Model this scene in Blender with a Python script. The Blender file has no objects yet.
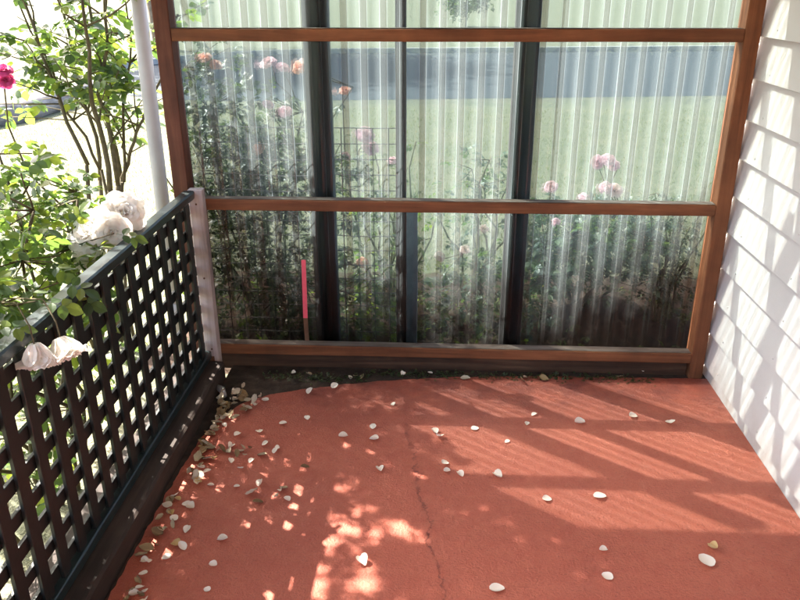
import bpy, math, random
import numpy as np
from mathutils import Vector, Matrix, noise

random.seed(7)
rng = np.random.default_rng(7)
scene = bpy.context.scene
COL = scene.collection
R = math.radians

# ------------------------------------------------------------------ camera
CAM_H, PITCH, YAW, ROLL, FPX = 1.5952, 0.3970, 0.0518, -0.0022, 758.6
_cp, _sp, _cy, _sy = math.cos(PITCH), math.sin(PITCH), math.cos(YAW), math.sin(YAW)
FWD = Vector((-_sy * _cp, _cy * _cp, -_sp))
_r0 = Vector((_cy, _sy, 0))
_u0 = _r0.cross(FWD)
RIGHT = math.cos(ROLL) * _r0 + math.sin(ROLL) * _u0
UP = -math.sin(ROLL) * _r0 + math.cos(ROLL) * _u0
CAMP = Vector((0, 0, CAM_H))
cam_data = bpy.data.cameras.new("camera")
cam = bpy.data.objects.new("camera", cam_data)
COL.objects.link(cam)
cam_data.sensor_width = 36.0
cam_data.lens = FPX / 800 * 36.0
cam_data.clip_start = 0.05
cam_data.clip_end = 2000
m = Matrix((RIGHT, UP, -FWD)).transposed().to_4x4()
m.translation = CAMP
cam.matrix_world = m
scene.camera = cam

# ------------------------------------------------------------------ sky, sun, exposure
SUNV = Vector((-0.78, 0.575, 1.0))           # towards the sun
SUN_EL = math.atan2(SUNV.z, math.hypot(SUNV.x, SUNV.y))
SUN_ROT = math.atan2(SUNV.x, SUNV.y)
world = bpy.data.worlds.new("World")
scene.world = world
world.use_nodes = True
wn = world.node_tree.nodes
wl = world.node_tree.links
sky = wn.new("ShaderNodeTexSky")
sky.sky_type = 'NISHITA'
sky.sun_disc = False
sky.sun_elevation = SUN_EL
sky.sun_rotation = SUN_ROT
sky.air_density = 0.8
sky.dust_density = 4.0
sky.ozone_density = 0.2
bg = wn["Background"]
bg.inputs["Strength"].default_value = 0.15
wl.new(sky.outputs[0], bg.inputs[0])

sl = bpy.data.lights.new("sun", 'SUN')
sl.energy = 4.2
sl.angle = R(0.53)
sl.color = (1.0, 0.95, 0.87)
sun = bpy.data.objects.new("sun", sl)
COL.objects.link(sun)
sun.rotation_euler = SUNV.to_track_quat('Z', 'Y').to_euler()
sun.location = (-8, 6, 10)

scene.view_settings.view_transform = 'Standard'
scene.view_settings.look = 'None'
scene.view_settings.exposure = 3.0
scene.view_settings.gamma = 1.0
scene.view_settings.use_curve_mapping = False
scene.cycles.transparent_max_bounces = 24
scene.cycles.max_bounces = 10
scene.cycles.diffuse_bounces = 5


# ------------------------------------------------------------------ photo measurements -> places
def ray(px, py):
    return FWD + RIGHT * ((px - 400) / FPX) - UP * ((py - 300) / FPX)


def on_z(px, py, z=0.0):
    d = ray(px, py)
    return CAMP + d * ((z - CAM_H) / d.z)


def on_y(px, py, y):
    d = ray(px, py)
    return CAMP + d * (y / d.y)


# ------------------------------------------------------------------ materials
def new_mat(name):
    mt = bpy.data.materials.new(name)
    mt.use_nodes = True
    nt = mt.node_tree
    nt.nodes.clear()
    out = nt.nodes.new("ShaderNodeOutputMaterial")
    return mt, nt, out


class NT:
    def __init__(self, name):
        self.m, self.t, self.out = new_mat(name)

    def n(self, typ, **kw):
        nd = self.t.nodes.new(typ)
        for k, v in kw.items():
            setattr(nd, k, v)
        return nd

    def l(self, a, b):
        self.t.links.new(a, b)

    def coord(self, scale=(1, 1, 1), kind="Object", loc=(0, 0, 0)):
        tc = self.n("ShaderNodeTexCoord")
        mp = self.n("ShaderNodeMapping")
        mp.inputs["Scale"].default_value = scale
        mp.inputs["Location"].default_value = loc
        self.l(tc.outputs[kind], mp.inputs[0])
        return mp.outputs[0]

    def noise(self, vec, scale, detail=5, rough=0.6, dist=0.0):
        nd = self.n("ShaderNodeTexNoise")
        nd.inputs["Scale"].default_value = scale
        nd.inputs["Detail"].default_value = detail
        nd.inputs["Roughness"].default_value = rough
        nd.inputs["Distortion"].default_value = dist
        self.l(vec, nd.inputs["Vector"])
        return nd.outputs["Fac"]

    def ramp(self, fac, stops):
        nd = self.n("ShaderNodeValToRGB")
        cr = nd.color_ramp
        while len(cr.elements) < len(stops):
            cr.elements.new(0.5)
        for e, (p, c) in zip(cr.elements, stops):
            e.position = p
            e.color = (c, c, c, 1) if isinstance(c, (int, float)) else (*c, 1)
        self.l(fac, nd.inputs[0])
        return nd.outputs[0]

    def mix(self, fac, a, b, mode='MIX'):
        nd = self.n("ShaderNodeMix", data_type='RGBA', blend_type=mode)
        for sock, v in ((nd.inputs[0], fac), (nd.inputs[6], a), (nd.inputs[7], b)):
            if hasattr(v, "is_linked"):
                self.l(v, sock)
            elif isinstance(v, (int, float)):
                sock.default_value = v
            else:
                sock.default_value = (*v, 1)
        return nd.outputs[2]

    def math(self, op, a, b=None, clamp=False):
        nd = self.n("ShaderNodeMath", operation=op)
        nd.use_clamp = clamp
        for sock, v in ((nd.inputs[0], a), (nd.inputs[1], b)):
            if v is None:
                continue
            if hasattr(v, "is_linked"):
                self.l(v, sock)
            else:
                sock.default_value = v
        return nd.outputs[0]

    def bump(self, h, strength=0.3, dist=0.01):
        nd = self.n("ShaderNodeBump")
        nd.inputs["Strength"].default_value = strength
        nd.inputs["Distance"].default_value = dist
        self.l(h, nd.inputs["Height"])
        return nd.outputs[0]

    def principled(self, color, rough=0.6, spec=0.4, normal=None):
        nd = self.n("ShaderNodeBsdfPrincipled")
        if hasattr(color, "is_linked"):
            self.l(color, nd.inputs["Base Color"])
        else:
            nd.inputs["Base Color"].default_value = (*color, 1)
        if hasattr(rough, "is_linked"):
            self.l(rough, nd.inputs["Roughness"])
        else:
            nd.inputs["Roughness"].default_value = rough
        nd.inputs["Specular IOR Level"].default_value = spec
        if normal is not None:
            self.l(normal, nd.inputs["Normal"])
        return nd

    def finish(self, shader):
        self.l(shader.outputs[0] if hasattr(shader, "outputs") else shader, self.out.inputs[0])
        return self.m


def wood_mat(name, c_dark, c_mid, c_light, axis, rough=0.7, spec=0.25, bump=0.35):
    w = NT(name)
    sc = [28, 28, 28]
    sc[axis] = 1.6
    v = w.coord(tuple(sc))
    grain = w.noise(v, 1.0, 6, 0.65, 0.6)
    blot = w.noise(w.coord((3, 3, 3)), 1.5, 4, 0.6)
    c = w.ramp(grain, [(0.28, c_dark), (0.5, c_mid), (0.72, c_light)])
    b = w.ramp(blot, [(0.3, 0.62), (0.6, 1.0)])
    c = w.mix(1.0, c, b, 'MULTIPLY')
    return w.finish(w.principled(c, rough, spec, w.bump(grain, bump, 0.004)))


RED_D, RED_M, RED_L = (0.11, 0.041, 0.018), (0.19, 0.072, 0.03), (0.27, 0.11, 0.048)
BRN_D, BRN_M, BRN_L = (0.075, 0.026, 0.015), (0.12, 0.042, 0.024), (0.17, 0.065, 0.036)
M_rail = wood_mat("oiled_timber_along_x", RED_D, RED_M, RED_L, 0)
M_post = wood_mat("oiled_timber_along_z", RED_D, RED_M, RED_L, 2)
M_post_shaded = wood_mat("shaded_oiled_timber", BRN_D, BRN_M, BRN_L, 2)  # shade on the left post put into a darker copy of the timber
M_stud = wood_mat("dark_stained_timber", (0.03, 0.024, 0.024), (0.055, 0.044, 0.044), (0.085, 0.07, 0.07), 2)
M_plinth = wood_mat("damp_plinth_timber", (0.035, 0.018, 0.011), (0.07, 0.036, 0.021), (0.12, 0.065, 0.037), 0)
M_grey = wood_mat("weathered_grey_timber", (0.27, 0.22, 0.2), (0.42, 0.36, 0.34), (0.55, 0.48, 0.46), 2, 0.85, 0.15)
M_sleeper = wood_mat("dark_sleeper_timber", (0.032, 0.022, 0.017), (0.055, 0.038, 0.03), (0.085, 0.06, 0.046), 1)
M_log = wood_mat("grey_bark", (0.1, 0.09, 0.085), (0.2, 0.18, 0.17), (0.3, 0.28, 0.26), 1, 0.9, 0.1, 0.8)
M_ledge = wood_mat("dusty_weathered_ledge", (0.08, 0.06, 0.05), (0.15, 0.12, 0.10), (0.24, 0.2, 0.17), 0, 0.9, 0.1)


def simple_mat(name, c1, c2, scale=20, rough=0.6, spec=0.3, bump=0.1, bscale=60):
    w = NT(name)
    v = w.coord()
    c = w.mix(w.ramp(w.noise(v, scale), [(0.3, 0.0), (0.7, 1.0)]), c1, c2)
    return w.finish(w.principled(c, rough, spec, w.bump(w.noise(v, bscale), bump, 0.003)))


M_lattice = simple_mat("dark_lattice_paint", (0.005, 0.0075, 0.007), (0.011, 0.014, 0.013), 14, 0.45, 0.5, 0.2)
M_railpaint = simple_mat("dark_green_rail_paint", (0.012, 0.02, 0.02), (0.022, 0.034, 0.034), 14, 0.3, 0.6, 0.15)
M_pipe = simple_mat("white_pipe_plastic", (0.42, 0.4, 0.4), (0.5, 0.48, 0.48), 6, 0.4, 0.4, 0.02)
M_galv = simple_mat("galvanised_wire", (0.06, 0.05, 0.045), (0.11, 0.09, 0.08), 30, 0.5, 0.5, 0.1)
M_redtip = simple_mat("red_stake_paint", (0.85, 0.1, 0.16), (0.88, 0.15, 0.2), 40, 0.5, 0.4, 0.05)
M_stake = simple_mat("brown_stake", (0.12, 0.06, 0.035), (0.18, 0.1, 0.06), 40, 0.8, 0.2, 0.2)
M_roof = simple_mat("roof_sheet", (0.5, 0.5, 0.48), (0.6, 0.6, 0.58), 4, 0.6, 0.3, 0.05)
M_beam = simple_mat("beam_paint", (0.55, 0.52, 0.48), (0.65, 0.62, 0.58), 4, 0.6, 0.3, 0.05)
M_rust = simple_mat("rusty_bracket", (0.08, 0.035, 0.02), (0.16, 0.07, 0.035), 60, 0.8, 0.2, 0.3)
M_flash = simple_mat("pale_edge_strip", (0.3, 0.33, 0.36), (0.42, 0.45, 0.48), 20, 0.5, 0.4, 0.2)
M_soil = simple_mat("garden_soil", (0.028, 0.018, 0.013), (0.075, 0.05, 0.036), 18, 0.95, 0.1, 1.0, 45)
M_dirt = simple_mat("dirty_concrete", (0.03, 0.024, 0.02), (0.075, 0.055, 0.042), 16, 0.95, 0.1, 0.9, 70)
M_asphalt = simple_mat("road_asphalt", (0.03, 0.037, 0.041), (0.042, 0.05, 0.055), 6, 0.9, 0.2, 0.4, 120)
M_kerb = simple_mat("kerb_concrete", (0.22, 0.22, 0.21), (0.3, 0.3, 0.29), 5, 0.85, 0.2, 0.3)
M_bark = simple_mat("rose_bark", (0.075, 0.062, 0.035), (0.15, 0.12, 0.07), 40, 0.85, 0.2, 0.5)
M_trunk = simple_mat("tree_bark", (0.1, 0.08, 0.06), (0.18, 0.15, 0.12), 10, 0.9, 0.1, 0.8)


def leaf_mat(name, c1, c2, c3, trans=0.4, rough=0.4):
    w = NT(name)
    g = w.n("ShaderNodeNewGeometry")
    c = w.ramp(g.outputs["Random Per Island"], [(0.0, c1), (0.55, c2), (1.0, c3)])
    p = w.principled(c, rough, 0.45)
    t = w.n("ShaderNodeBsdfTranslucent")
    tc = w.mix(1.0, c, (2.3, 2.4, 0.9), 'MULTIPLY')
    w.l(tc, t.inputs[0])
    mx = w.n("ShaderNodeMixShader")
    mx.inputs[0].default_value = trans
    w.l(p.outputs[0], mx.inputs[1])
    w.l(t.outputs[0], mx.inputs[2])
    return w.finish(mx)


M_leaf = leaf_mat("rose_leaf", (0.045, 0.075, 0.045), (0.075, 0.12, 0.045), (0.17, 0.2, 0.055), 0.5)
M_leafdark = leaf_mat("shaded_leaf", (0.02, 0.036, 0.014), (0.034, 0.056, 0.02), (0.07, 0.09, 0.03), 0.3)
M_leafblue = leaf_mat("grey_green_leaf", (0.04, 0.065, 0.045), (0.06, 0.1, 0.06), (0.11, 0.15, 0.07), 0.35)
M_shade_tree = leaf_mat("shade_tree_leaf", (0.03, 0.05, 0.015), (0.05, 0.08, 0.02), (0.08, 0.11, 0.03), 0.3)
M_grassblade = leaf_mat("grass_blade", (0.09, 0.105, 0.045), (0.125, 0.135, 0.06), (0.19, 0.175, 0.09), 0.3, 0.6)
M_weed = leaf_mat("weed_leaf", (0.05, 0.08, 0.02), (0.09, 0.13, 0.03), (0.16, 0.2, 0.05), 0.4, 0.5)


def petal_mat(name, c1, c2, trans=0.35):
    w = NT(name)
    v = w.coord()
    c = w.mix(w.ramp(w.noise(v, 40), [(0.3, 0.0), (0.7, 1.0)]), c1, c2)
    p = w.principled(c, 0.55, 0.25)
    t = w.n("ShaderNodeBsdfTranslucent")
    w.l(c, t.inputs[0])
    mx = w.n("ShaderNodeMixShader")
    mx.inputs[0].default_value = trans
    w.l(p.outputs[0], mx.inputs[1])
    w.l(t.outputs[0], mx.inputs[2])
    return w.finish(mx)


M_pwhite = petal_mat("white_petal", (0.9, 0.86, 0.8), (0.93, 0.91, 0.88), 0.5)
M_pblush = petal_mat("blush_petal", (0.78, 0.55, 0.48), (0.84, 0.7, 0.62))
M_ppink = petal_mat("pink_petal", (0.75, 0.42, 0.47), (0.82, 0.6, 0.62))
M_pcoral = petal_mat("coral_petal", (0.8, 0.36, 0.24), (0.85, 0.5, 0.38))
M_pmag = petal_mat("deep_pink_petal", (0.6, 0.05, 0.2), (0.72, 0.12, 0.3))
M_fall = petal_mat("fallen_petal", (0.84, 0.76, 0.62), (0.9, 0.86, 0.77), 0.2)
M_fallyel = petal_mat("yellowed_petal", (0.6, 0.42, 0.16), (0.7, 0.56, 0.3), 0.2)


def dry_leaf_mat():
    w = NT("dry_leaf")
    oi = w.n("ShaderNodeObjectInfo")
    c = w.ramp(oi.outputs["Random"], [(0.0, (0.16, 0.10, 0.05)), (0.35, (0.36, 0.26, 0.13)),
                                       (0.65, (0.5, 0.42, 0.28)), (1.0, (0.66, 0.6, 0.48))])
    v = w.coord()
    c = w.mix(w.ramp(w.noise(v, 60), [(0.35, 0.0), (0.7, 0.6)]), c, (0.12, 0.07, 0.035))
    return w.finish(w.principled(c, 0.7, 0.2))


M_dry = dry_leaf_mat()


def weatherboard_mat():
    w = NT("white_weatherboard_paint")
    v = w.coord((1, 1, 1))
    streak = w.noise(w.coord((30, 1.2, 30)), 1.0, 5, 0.6)
    blot = w.noise(v, 2.2, 5, 0.6)
    speck = w.noise(v, 55, 3, 0.6)
    c = w.mix(w.ramp(blot, [(0.35, 0.0), (0.75, 0.6)]), (0.59, 0.565, 0.545), (0.53, 0.505, 0.485))
    c = w.mix(w.ramp(speck, [(0.66, 0.0), (0.74, 0.5)]), c, (0.5, 0.47, 0.44))
    # splash dirt along the bottom boards
    sx = w.n("ShaderNodeSeparateXYZ")
    w.l(v, sx.inputs[0])
    low = w.math('MULTIPLY', w.ramp(sx.outputs[2], [(0.0, 1.0), (0.16, 0.0)]),
                 w.ramp(w.noise(v, 9), [(0.35, 0.0), (0.65, 0.75)]))
    c = w.mix(low, c, (0.4, 0.33, 0.28))
    h = w.math('ADD', streak, w.math('MULTIPLY', speck, 0.5))
    return w.finish(w.principled(c, 0.5, 0.35, w.bump(h, 0.18, 0.004)))


M_wall = weatherboard_mat()


def floor_mat():
    w = NT("red_floor_paint")
    v = w.coord()
    big = w.noise(v, 1.7, 5, 0.6)
    fine = w.noise(v, 130, 4, 0.7)
    mid = w.noise(v, 22, 5, 0.65)
    c = w.mix(w.ramp(big, [(0.3, 0.0), (0.7, 1.0)]), (0.40, 0.096, 0.054), (0.48, 0.127, 0.069))
    c = w.mix(w.ramp(mid, [(0.35, 0.0), (0.75, 0.35)]), c, (0.33, 0.062, 0.038))
    worn = w.ramp(w.noise(w.coord((1, 1, 1), loc=(3.3, 1.7, 0)), 2.6, 7, 0.72), [(0.5, 0.0), (0.72, 0.35)])
    c = w.mix(worn, c, (0.44, 0.14, 0.09))
    c = w.mix(w.ramp(fine, [(0.56, 0.0), (0.68, 0.6)]), c, (0.2, 0.045, 0.032))
    c = w.mix(w.ramp(fine, [(0.28, 0.55), (0.42, 0.0)]), c, (0.58, 0.2, 0.14))
    sx = w.n("ShaderNodeSeparateXYZ")
    w.l(v, sx.inputs[0])
    X, Y = sx.outputs[0], sx.outputs[1]
    # grime that gathers along the foot of the screen
    gr = w.math('MULTIPLY', w.ramp(w.math('SUBTRACT', Y, 2.0), [(0.45, 0.0), (0.9, 0.9)]),
                w.ramp(w.noise(v, 6, 6, 0.7), [(0.35, 0.15), (0.62, 1.0)]))
    c = w.mix(gr, c, (0.15, 0.035, 0.026))
    # hairline cracks that wander down the slab
    wig = w.math('ADD', w.math('MULTIPLY', w.math('SUBTRACT', w.noise(v, 5, 8, 0.75), 0.5), 0.22),
                 w.math('MULTIPLY', w.math('SUBTRACT', w.noise(v, 45, 3, 0.7), 0.5), 0.03))
    crack = None
    for x0, slope, y0, y1 in ((-0.12, -0.17, 1.0, 2.55),):
        d = w.math('ABSOLUTE', w.math('SUBTRACT', w.math('ADD', X, wig),
                                      w.math('ADD', w.math('MULTIPLY', w.math('SUBTRACT', Y, 2.6), slope), x0)))
        ln = w.ramp(d, [(0.0008, 1.0), (0.0021, 0.0)])
        msk = w.math('MULTIPLY', w.math('LESS_THAN', Y, y1), w.math('GREATER_THAN', Y, y0))
        ln = w.math('MULTIPLY', ln, msk)
        ln = w.math('MULTIPLY', ln, w.ramp(w.noise(v, 14, 3), [(0.35, 0.25), (0.55, 1.0)]))
        crack = ln if crack is None else w.math('MAXIMUM', crack, ln)
    c = w.mix(w.math('MULTIPLY', crack, 0.8), c, (0.09, 0.022, 0.018))
    h = w.math('SUBTRACT', w.math('ADD', fine, w.math('MULTIPLY', mid, 1.4)), crack)
    rough = w.ramp(mid, [(0.3, 0.42), (0.7, 0.62)])
    return w.finish(w.principled(c, rough, 0.45, w.bump(h, 0.7, 0.008)))


M_floor = floor_mat()


def lawn_mat():
    w = NT("lawn_grass")
    v = w.coord()
    a = w.noise(v, 0.5, 6, 0.65)
    b = w.noise(v, 9, 5, 0.7)
    c = w.mix(w.ramp(a, [(0.3, 0.0), (0.7, 1.0)]), (0.125, 0.13, 0.08), (0.16, 0.155, 0.105))
    c = w.mix(w.ramp(b, [(0.4, 0.0), (0.7, 0.6)]), c, (0.09, 0.1, 0.058))
    pat = w.noise(w.coord((1, 1, 1), loc=(7, 3, 0)), 1.6, 6, 0.7)
    c = w.mix(w.ramp(pat, [(0.5, 0.0), (0.68, 0.55)]), c, (0.19, 0.165, 0.105))
    c = w.mix(w.ramp(pat, [(0.3, 0.6), (0.44, 0.0)]), c, (0.075, 0.095, 0.05))
    return w.finish(w.principled(c, 0.9, 0.1, w.bump(b, 0.8, 0.05)))


M_lawn = lawn_mat()

PITCH_X, AMP = 0.076, 0.0085


def poly_mat():
    w = NT("clear_corrugated_plastic")
    v = w.coord()
    sx = w.n("ShaderNodeSeparateXYZ")
    w.l(v, sx.inputs[0])
    X, Z = sx.outputs[0], sx.outputs[2]
    # path length through the weathered skin
    g = w.n("ShaderNodeNewGeometry")
    dp = w.n("ShaderNodeVectorMath", operation='DOT_PRODUCT')
    w.l(g.outputs["Normal"], dp.inputs[0])
    w.l(g.outputs["Incoming"], dp.inputs[1])
    cos = w.math('MAXIMUM', w.math('ABSOLUTE', dp.outputs["Value"]), 0.2)
    inv = w.math('POWER', w.math('DIVIDE', 1.0, cos), 0.25)
    comb = w.n("ShaderNodeCombineColor")
    for i, t0 in enumerate((0.345, 0.41, 0.42)):
        w.l(w.math('POWER', t0, inv), comb.inputs[i])
    # valley grime, plus the darkness of the steep flanks painted into the tint
    ph = w.math('SINE', w.math('ADD', w.math('MULTIPLY', X, 2 * math.pi / PITCH_X), 0.9))
    streakn = w.noise(w.coord((60, 60, 2.0)), 1.0, 5, 0.65)
    valley = w.math('MULTIPLY', w.ramp(w.math('ADD', w.math('MULTIPLY', ph, 0.5), 0.5), [(0.70, 0.0), (0.78, 1.0)]),
                    w.ramp(streakn, [(0.3, 0.7), (0.65, 1.0)]))
    # mud and algae low down, also standing in for dark shade behind the panels
    blot = w.noise(w.coord((9, 9, 5)), 1.0, 6, 0.65)
    leftw = w.math('MULTIPLY', w.math('MAXIMUM', w.math('SUBTRACT', -0.45, X), 0.0), 1.1)
    leftw = w.math('ADD', leftw, w.math('MULTIPLY', w.math('MAXIMUM', w.math('SUBTRACT', X, 0.45), 0.0), 0.55))
    low = w.ramp(w.math('ADD', w.math('SUBTRACT', Z, leftw), w.math('MULTIPLY', w.math('SUBTRACT', blot, 0.5), 0.7)),
                 [(0.02, 1.0), (0.25, 0.55), (0.62, 0.0)])
    tint = w.mix(w.math('MULTIPLY', valley, 0.75), comb.outputs[0], (0.115, 0.11, 0.085))
    tint = w.mix(w.math('MULTIPLY', low, 0.75), tint, (0.07, 0.052, 0.05))
    tr = w.n("ShaderNodeBsdfTransparent")
    w.l(tint, tr.inputs[0])
    # the rest of the light goes through scratched, slightly wavy plastic and blurs
    rf = w.n("ShaderNodeBsdfRefraction")
    rf.inputs["IOR"].default_value = 1.07
    rf.inputs["Roughness"].default_value = 0.2
    w.l(w.bump(w.noise(w.coord((45, 45, 30)), 1.0, 3, 0.6), 0.6, 0.008), rf.inputs["Normal"])
    rtint = w.mix(1.0, tint, (0.5, 0.54, 0.55), 'MULTIPLY')
    w.l(rtint, rf.inputs["Color"])
    m0 = w.n("ShaderNodeMixShader")
    m0.inputs[0].default_value = 0.43
    w.l(tr.outputs[0], m0.inputs[1])
    w.l(rf.outputs[0], m0.inputs[2])
    # thin pale highlights painted as lines along the ribs
    rib_glint = w.math('MULTIPLY', w.ramp(w.math('ABSOLUTE', w.math('SUBTRACT', ph, 0.45)), [(0.03, 1.0), (0.14, 0.0)]),
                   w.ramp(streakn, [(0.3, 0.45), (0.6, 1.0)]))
    film = w.math('ADD', w.math('ADD', 0.068, w.math('MULTIPLY', rib_glint, 0.13)), w.math('MULTIPLY', w.ramp(streakn, [(0.5, 0.0), (0.8, 1.0)]), 0.07))
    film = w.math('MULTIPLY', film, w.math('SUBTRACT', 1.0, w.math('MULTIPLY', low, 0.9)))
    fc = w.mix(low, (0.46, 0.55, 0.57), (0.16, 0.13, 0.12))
    df = w.n("ShaderNodeBsdfDiffuse")
    tl = w.n("ShaderNodeBsdfTranslucent")
    w.l(fc, df.inputs[0])
    w.l(fc, tl.inputs[0])
    m1 = w.n("ShaderNodeMixShader")
    m1.inputs[0].default_value = 0.75
    w.l(df.outputs[0], m1.inputs[1])
    w.l(tl.outputs[0], m1.inputs[2])
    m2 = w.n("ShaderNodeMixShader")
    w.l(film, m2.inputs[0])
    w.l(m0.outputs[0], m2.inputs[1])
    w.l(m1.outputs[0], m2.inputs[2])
    gl = w.n("ShaderNodeBsdfGlossy")
    gl.inputs["Roughness"].default_value = 0.18
    gl.inputs["Color"].default_value = (0.9, 0.95, 0.95, 1)
    fr = w.n("ShaderNodeFresnel")
    fr.inputs[0].default_value = 1.35
    w.l(w.bump(w.noise(v, 70, 3), 0.25, 0.003), gl.inputs["Normal"])
    m3 = w.n("ShaderNodeMixShader")
    w.l(w.math('MULTIPLY', fr.outputs[0], 0.8), m3.inputs[0])
    w.l(m2.outputs[0], m3.inputs[1])
    w.l(gl.outputs[0], m3.inputs[2])
    return w.finish(m3)


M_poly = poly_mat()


# ------------------------------------------------------------------ mesh helpers
class MB:
    def __init__(self):
        self.v, self.f = [], []

    def add(self, verts, faces):
        o = len(self.v)
        self.v.extend([tuple(p) for p in verts])
        self.f.extend([tuple(i + o for i in fc) for fc in faces])

    def box(self, x0, x1, y0, y1, z0, z1, bev=0.0, jit=0.0):
        if bev <= 0:
            v = [(x, y, z) for x in (x0, x1) for y in (y0, y1) for z in (z0, z1)]
            self.add(v, [(0, 1, 3, 2), (4, 6, 7, 5), (0, 4, 5, 1), (2, 3, 7, 6), (0, 2, 6, 4), (1, 5, 7, 3)])
            return
        # chamfered box, long axis divided so edges can wobble
        dims = (x1 - x0, y1 - y0, z1 - z0)
        ax = max(range(3), key=lambda i: dims[i])
        a, b = [i for i in range(3) if i != ax]
        lo, hi = (x0, y0, z0), (x1, y1, z1)
        ring = []
        for (sa, sb) in ((0, 0), (1, 0), (1, 1), (0, 1)):
            pa, pb = (lo[a], hi[a])[sa], (lo[b], hi[b])[sb]
            da, db = (bev, -bev)[sa], (bev, -bev)[sb]
            p1, p2 = (pa + da, pb), (pa, pb + db)
            ring += [p2, p1] if (sa, sb) in ((0, 0), (1, 1)) else [p1, p2]
        n = max(2, int(dims[ax] / 0.12)) if jit else 2
        vs, L = [], len(ring)
        for k in range(n):
            t = lo[ax] + (hi[ax] - lo[ax]) * k / (n - 1)
            for (pa, pb) in ring:
                p = [0, 0, 0]
                p[ax] = t
                p[a] = pa + random.uniform(-jit, jit)
                p[b] = pb + random.uniform(-jit, jit)
                vs.append(p)
        fs = []
        for k in range(n - 1):
            for i in range(L):
                j = (i + 1) % L
                fs.append((k * L + i, k * L + j, (k + 1) * L + j, (k + 1) * L + i))
        fs.append(tuple(reversed(range(L))))
        fs.append(tuple((n - 1) * L + i for i in range(L)))
        self.add(vs, fs)

    def tube(self, pts, rad, sides=6, cap=True):
        pts = [Vector(p) for p in pts]
        if not hasattr(rad, "__len__"):
            rad = [rad] * len(pts)
        vs, fs = [], []
        prev = None
        for i, p in enumerate(pts):
            d = (pts[min(i + 1, len(pts) - 1)] - pts[max(i - 1, 0)]).normalized()
            if prev is None:
                ref = Vector((0, 0, 1)) if abs(d.z) < 0.9 else Vector((1, 0, 0))
                u = d.cross(ref).normalized()
            else:
                u = (prev - d * prev.dot(d)).normalized()
            prev = u
            w_ = d.cross(u)
            for k in range(sides):
                a = 2 * math.pi * k / sides
                vs.append(p + (u * math.cos(a) + w_ * math.sin(a)) * rad[i])
        for i in range(len(pts) - 1):
            for k in range(sides):
                j = (k + 1) % sides
                fs.append((i * sides + k, i * sides + j, (i + 1) * sides + j, (i + 1) * sides + k))
        if cap:
            fs.append(tuple(reversed(range(sides))))
            fs.append(tuple((len(pts) - 1) * sides + k for k in range(sides)))
        self.add(vs, fs)

    def build(self, name, mat, parent=None, base=None, smooth=False):
        me = bpy.data.meshes.new(name)
        b = Vector(base) if base is not None else Vector((0, 0, 0))
        vs = np.array(self.v, dtype=float) - np.array(b)
        me.from_pydata(vs.tolist(), [], self.f)
        me.materials.append(mat)
        if smooth:
            me.polygons.foreach_set("use_smooth", [True] * len(me.polygons))
        me.update()
        o = bpy.data.objects.new(name, me)
        COL.objects.link(o)
        if parent is not None:
            o.parent = parent
            # meshes are given in world places; children sit at their thing's base
            o.location = b - parent.location
        else:
            o.location = b
        return o


def tag(o, label=None, cat=None, group=None, kind=None):
    for k, val in (("label", label), ("category", cat), ("group", group), ("kind", kind)):
        if val:
            o[k] = val
    return o


def thing(name, label, cat, loc=(0, 0, 0), group=None):
    o = bpy.data.objects.new(name, None)
    o.empty_display_size = 0.1
    COL.objects.link(o)
    o.location = loc
    return tag(o, label, cat, group)


def grid_sheet(x0, x1, y0, y1, nx, ny, zf):
    b = MB()
    vs = []
    for j in range(ny + 1):
        for i in range(nx + 1):
            x = x0 + (x1 - x0) * i / nx
            y = y0 + (y1 - y0) * j / ny
            vs.append((x, y, zf(x, y)))
    fs = [(j * (nx + 1) + i, j * (nx + 1) + i + 1, (j + 1) * (nx + 1) + i + 1, (j + 1) * (nx + 1) + i)
          for j in range(ny) for i in range(nx)]
    b.add(vs, fs)
    return b


# ------------------------------------------------------------------ the setting
YS = 2.982           # front face of the timber screen
GZ = -0.10           # garden level

b = MB()
b.add([(-400, -400, GZ), (400, -400, GZ), (400, 500, GZ), (-400, 500, GZ)], [(0, 1, 2, 3)])
tag(b.build("lawn", M_lawn), kind="structure")

# slab: bare grimy concrete, with the red painted field laid on it
b = MB()
b.box(-0.915, 1.20, -2.6, 3.04, GZ + 0.001, -0.004)
tag(b.build("concrete_slab", M_dirt), kind="structure")

edge = [(-0.900, -2.5), (-0.900, 1.0), (-0.905, 1.6), (-0.90, 2.1), (-0.885, 2.4), (-0.85, 2.57), (-0.78, 2.685), (-0.70, 2.745),
        (-0.57, 2.797), (-0.364, 2.858), (-0.15, 2.903), (0.066, 2.939), (0.373, 2.962), (0.72, 2.969), (1.1825, 2.975)]
pts = []
for (xa, ya), (xb, yb) in zip(edge[:-1], edge[1:]):
    n = max(1, int(math.hypot(xb - xa, yb - ya) / 0.012)) if ya >= 1.0 else 1
    for k in range(n):
        t = k / n
        x, y = xa + (xb - xa) * t, ya + (yb - ya) * t
        w_ = noise.noise(Vector((x * 22, y * 22, 0))) * 0.007 + noise.noise(Vector((x * 70, y * 70, 3))) * 0.003
        pts.append((x - 0.3 * w_ if y > 2.6 else x + w_, y + (w_ if y > 2.6 else 0), 0.0))
pts.append((1.181, 2.975, 0.0))
pts.append((1.181, -2.5, 0.0))
b = MB()
b.add(pts, [tuple(reversed(range(len(pts))))])
tag(b.build("painted_floor", M_floor), kind="structure")


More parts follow.
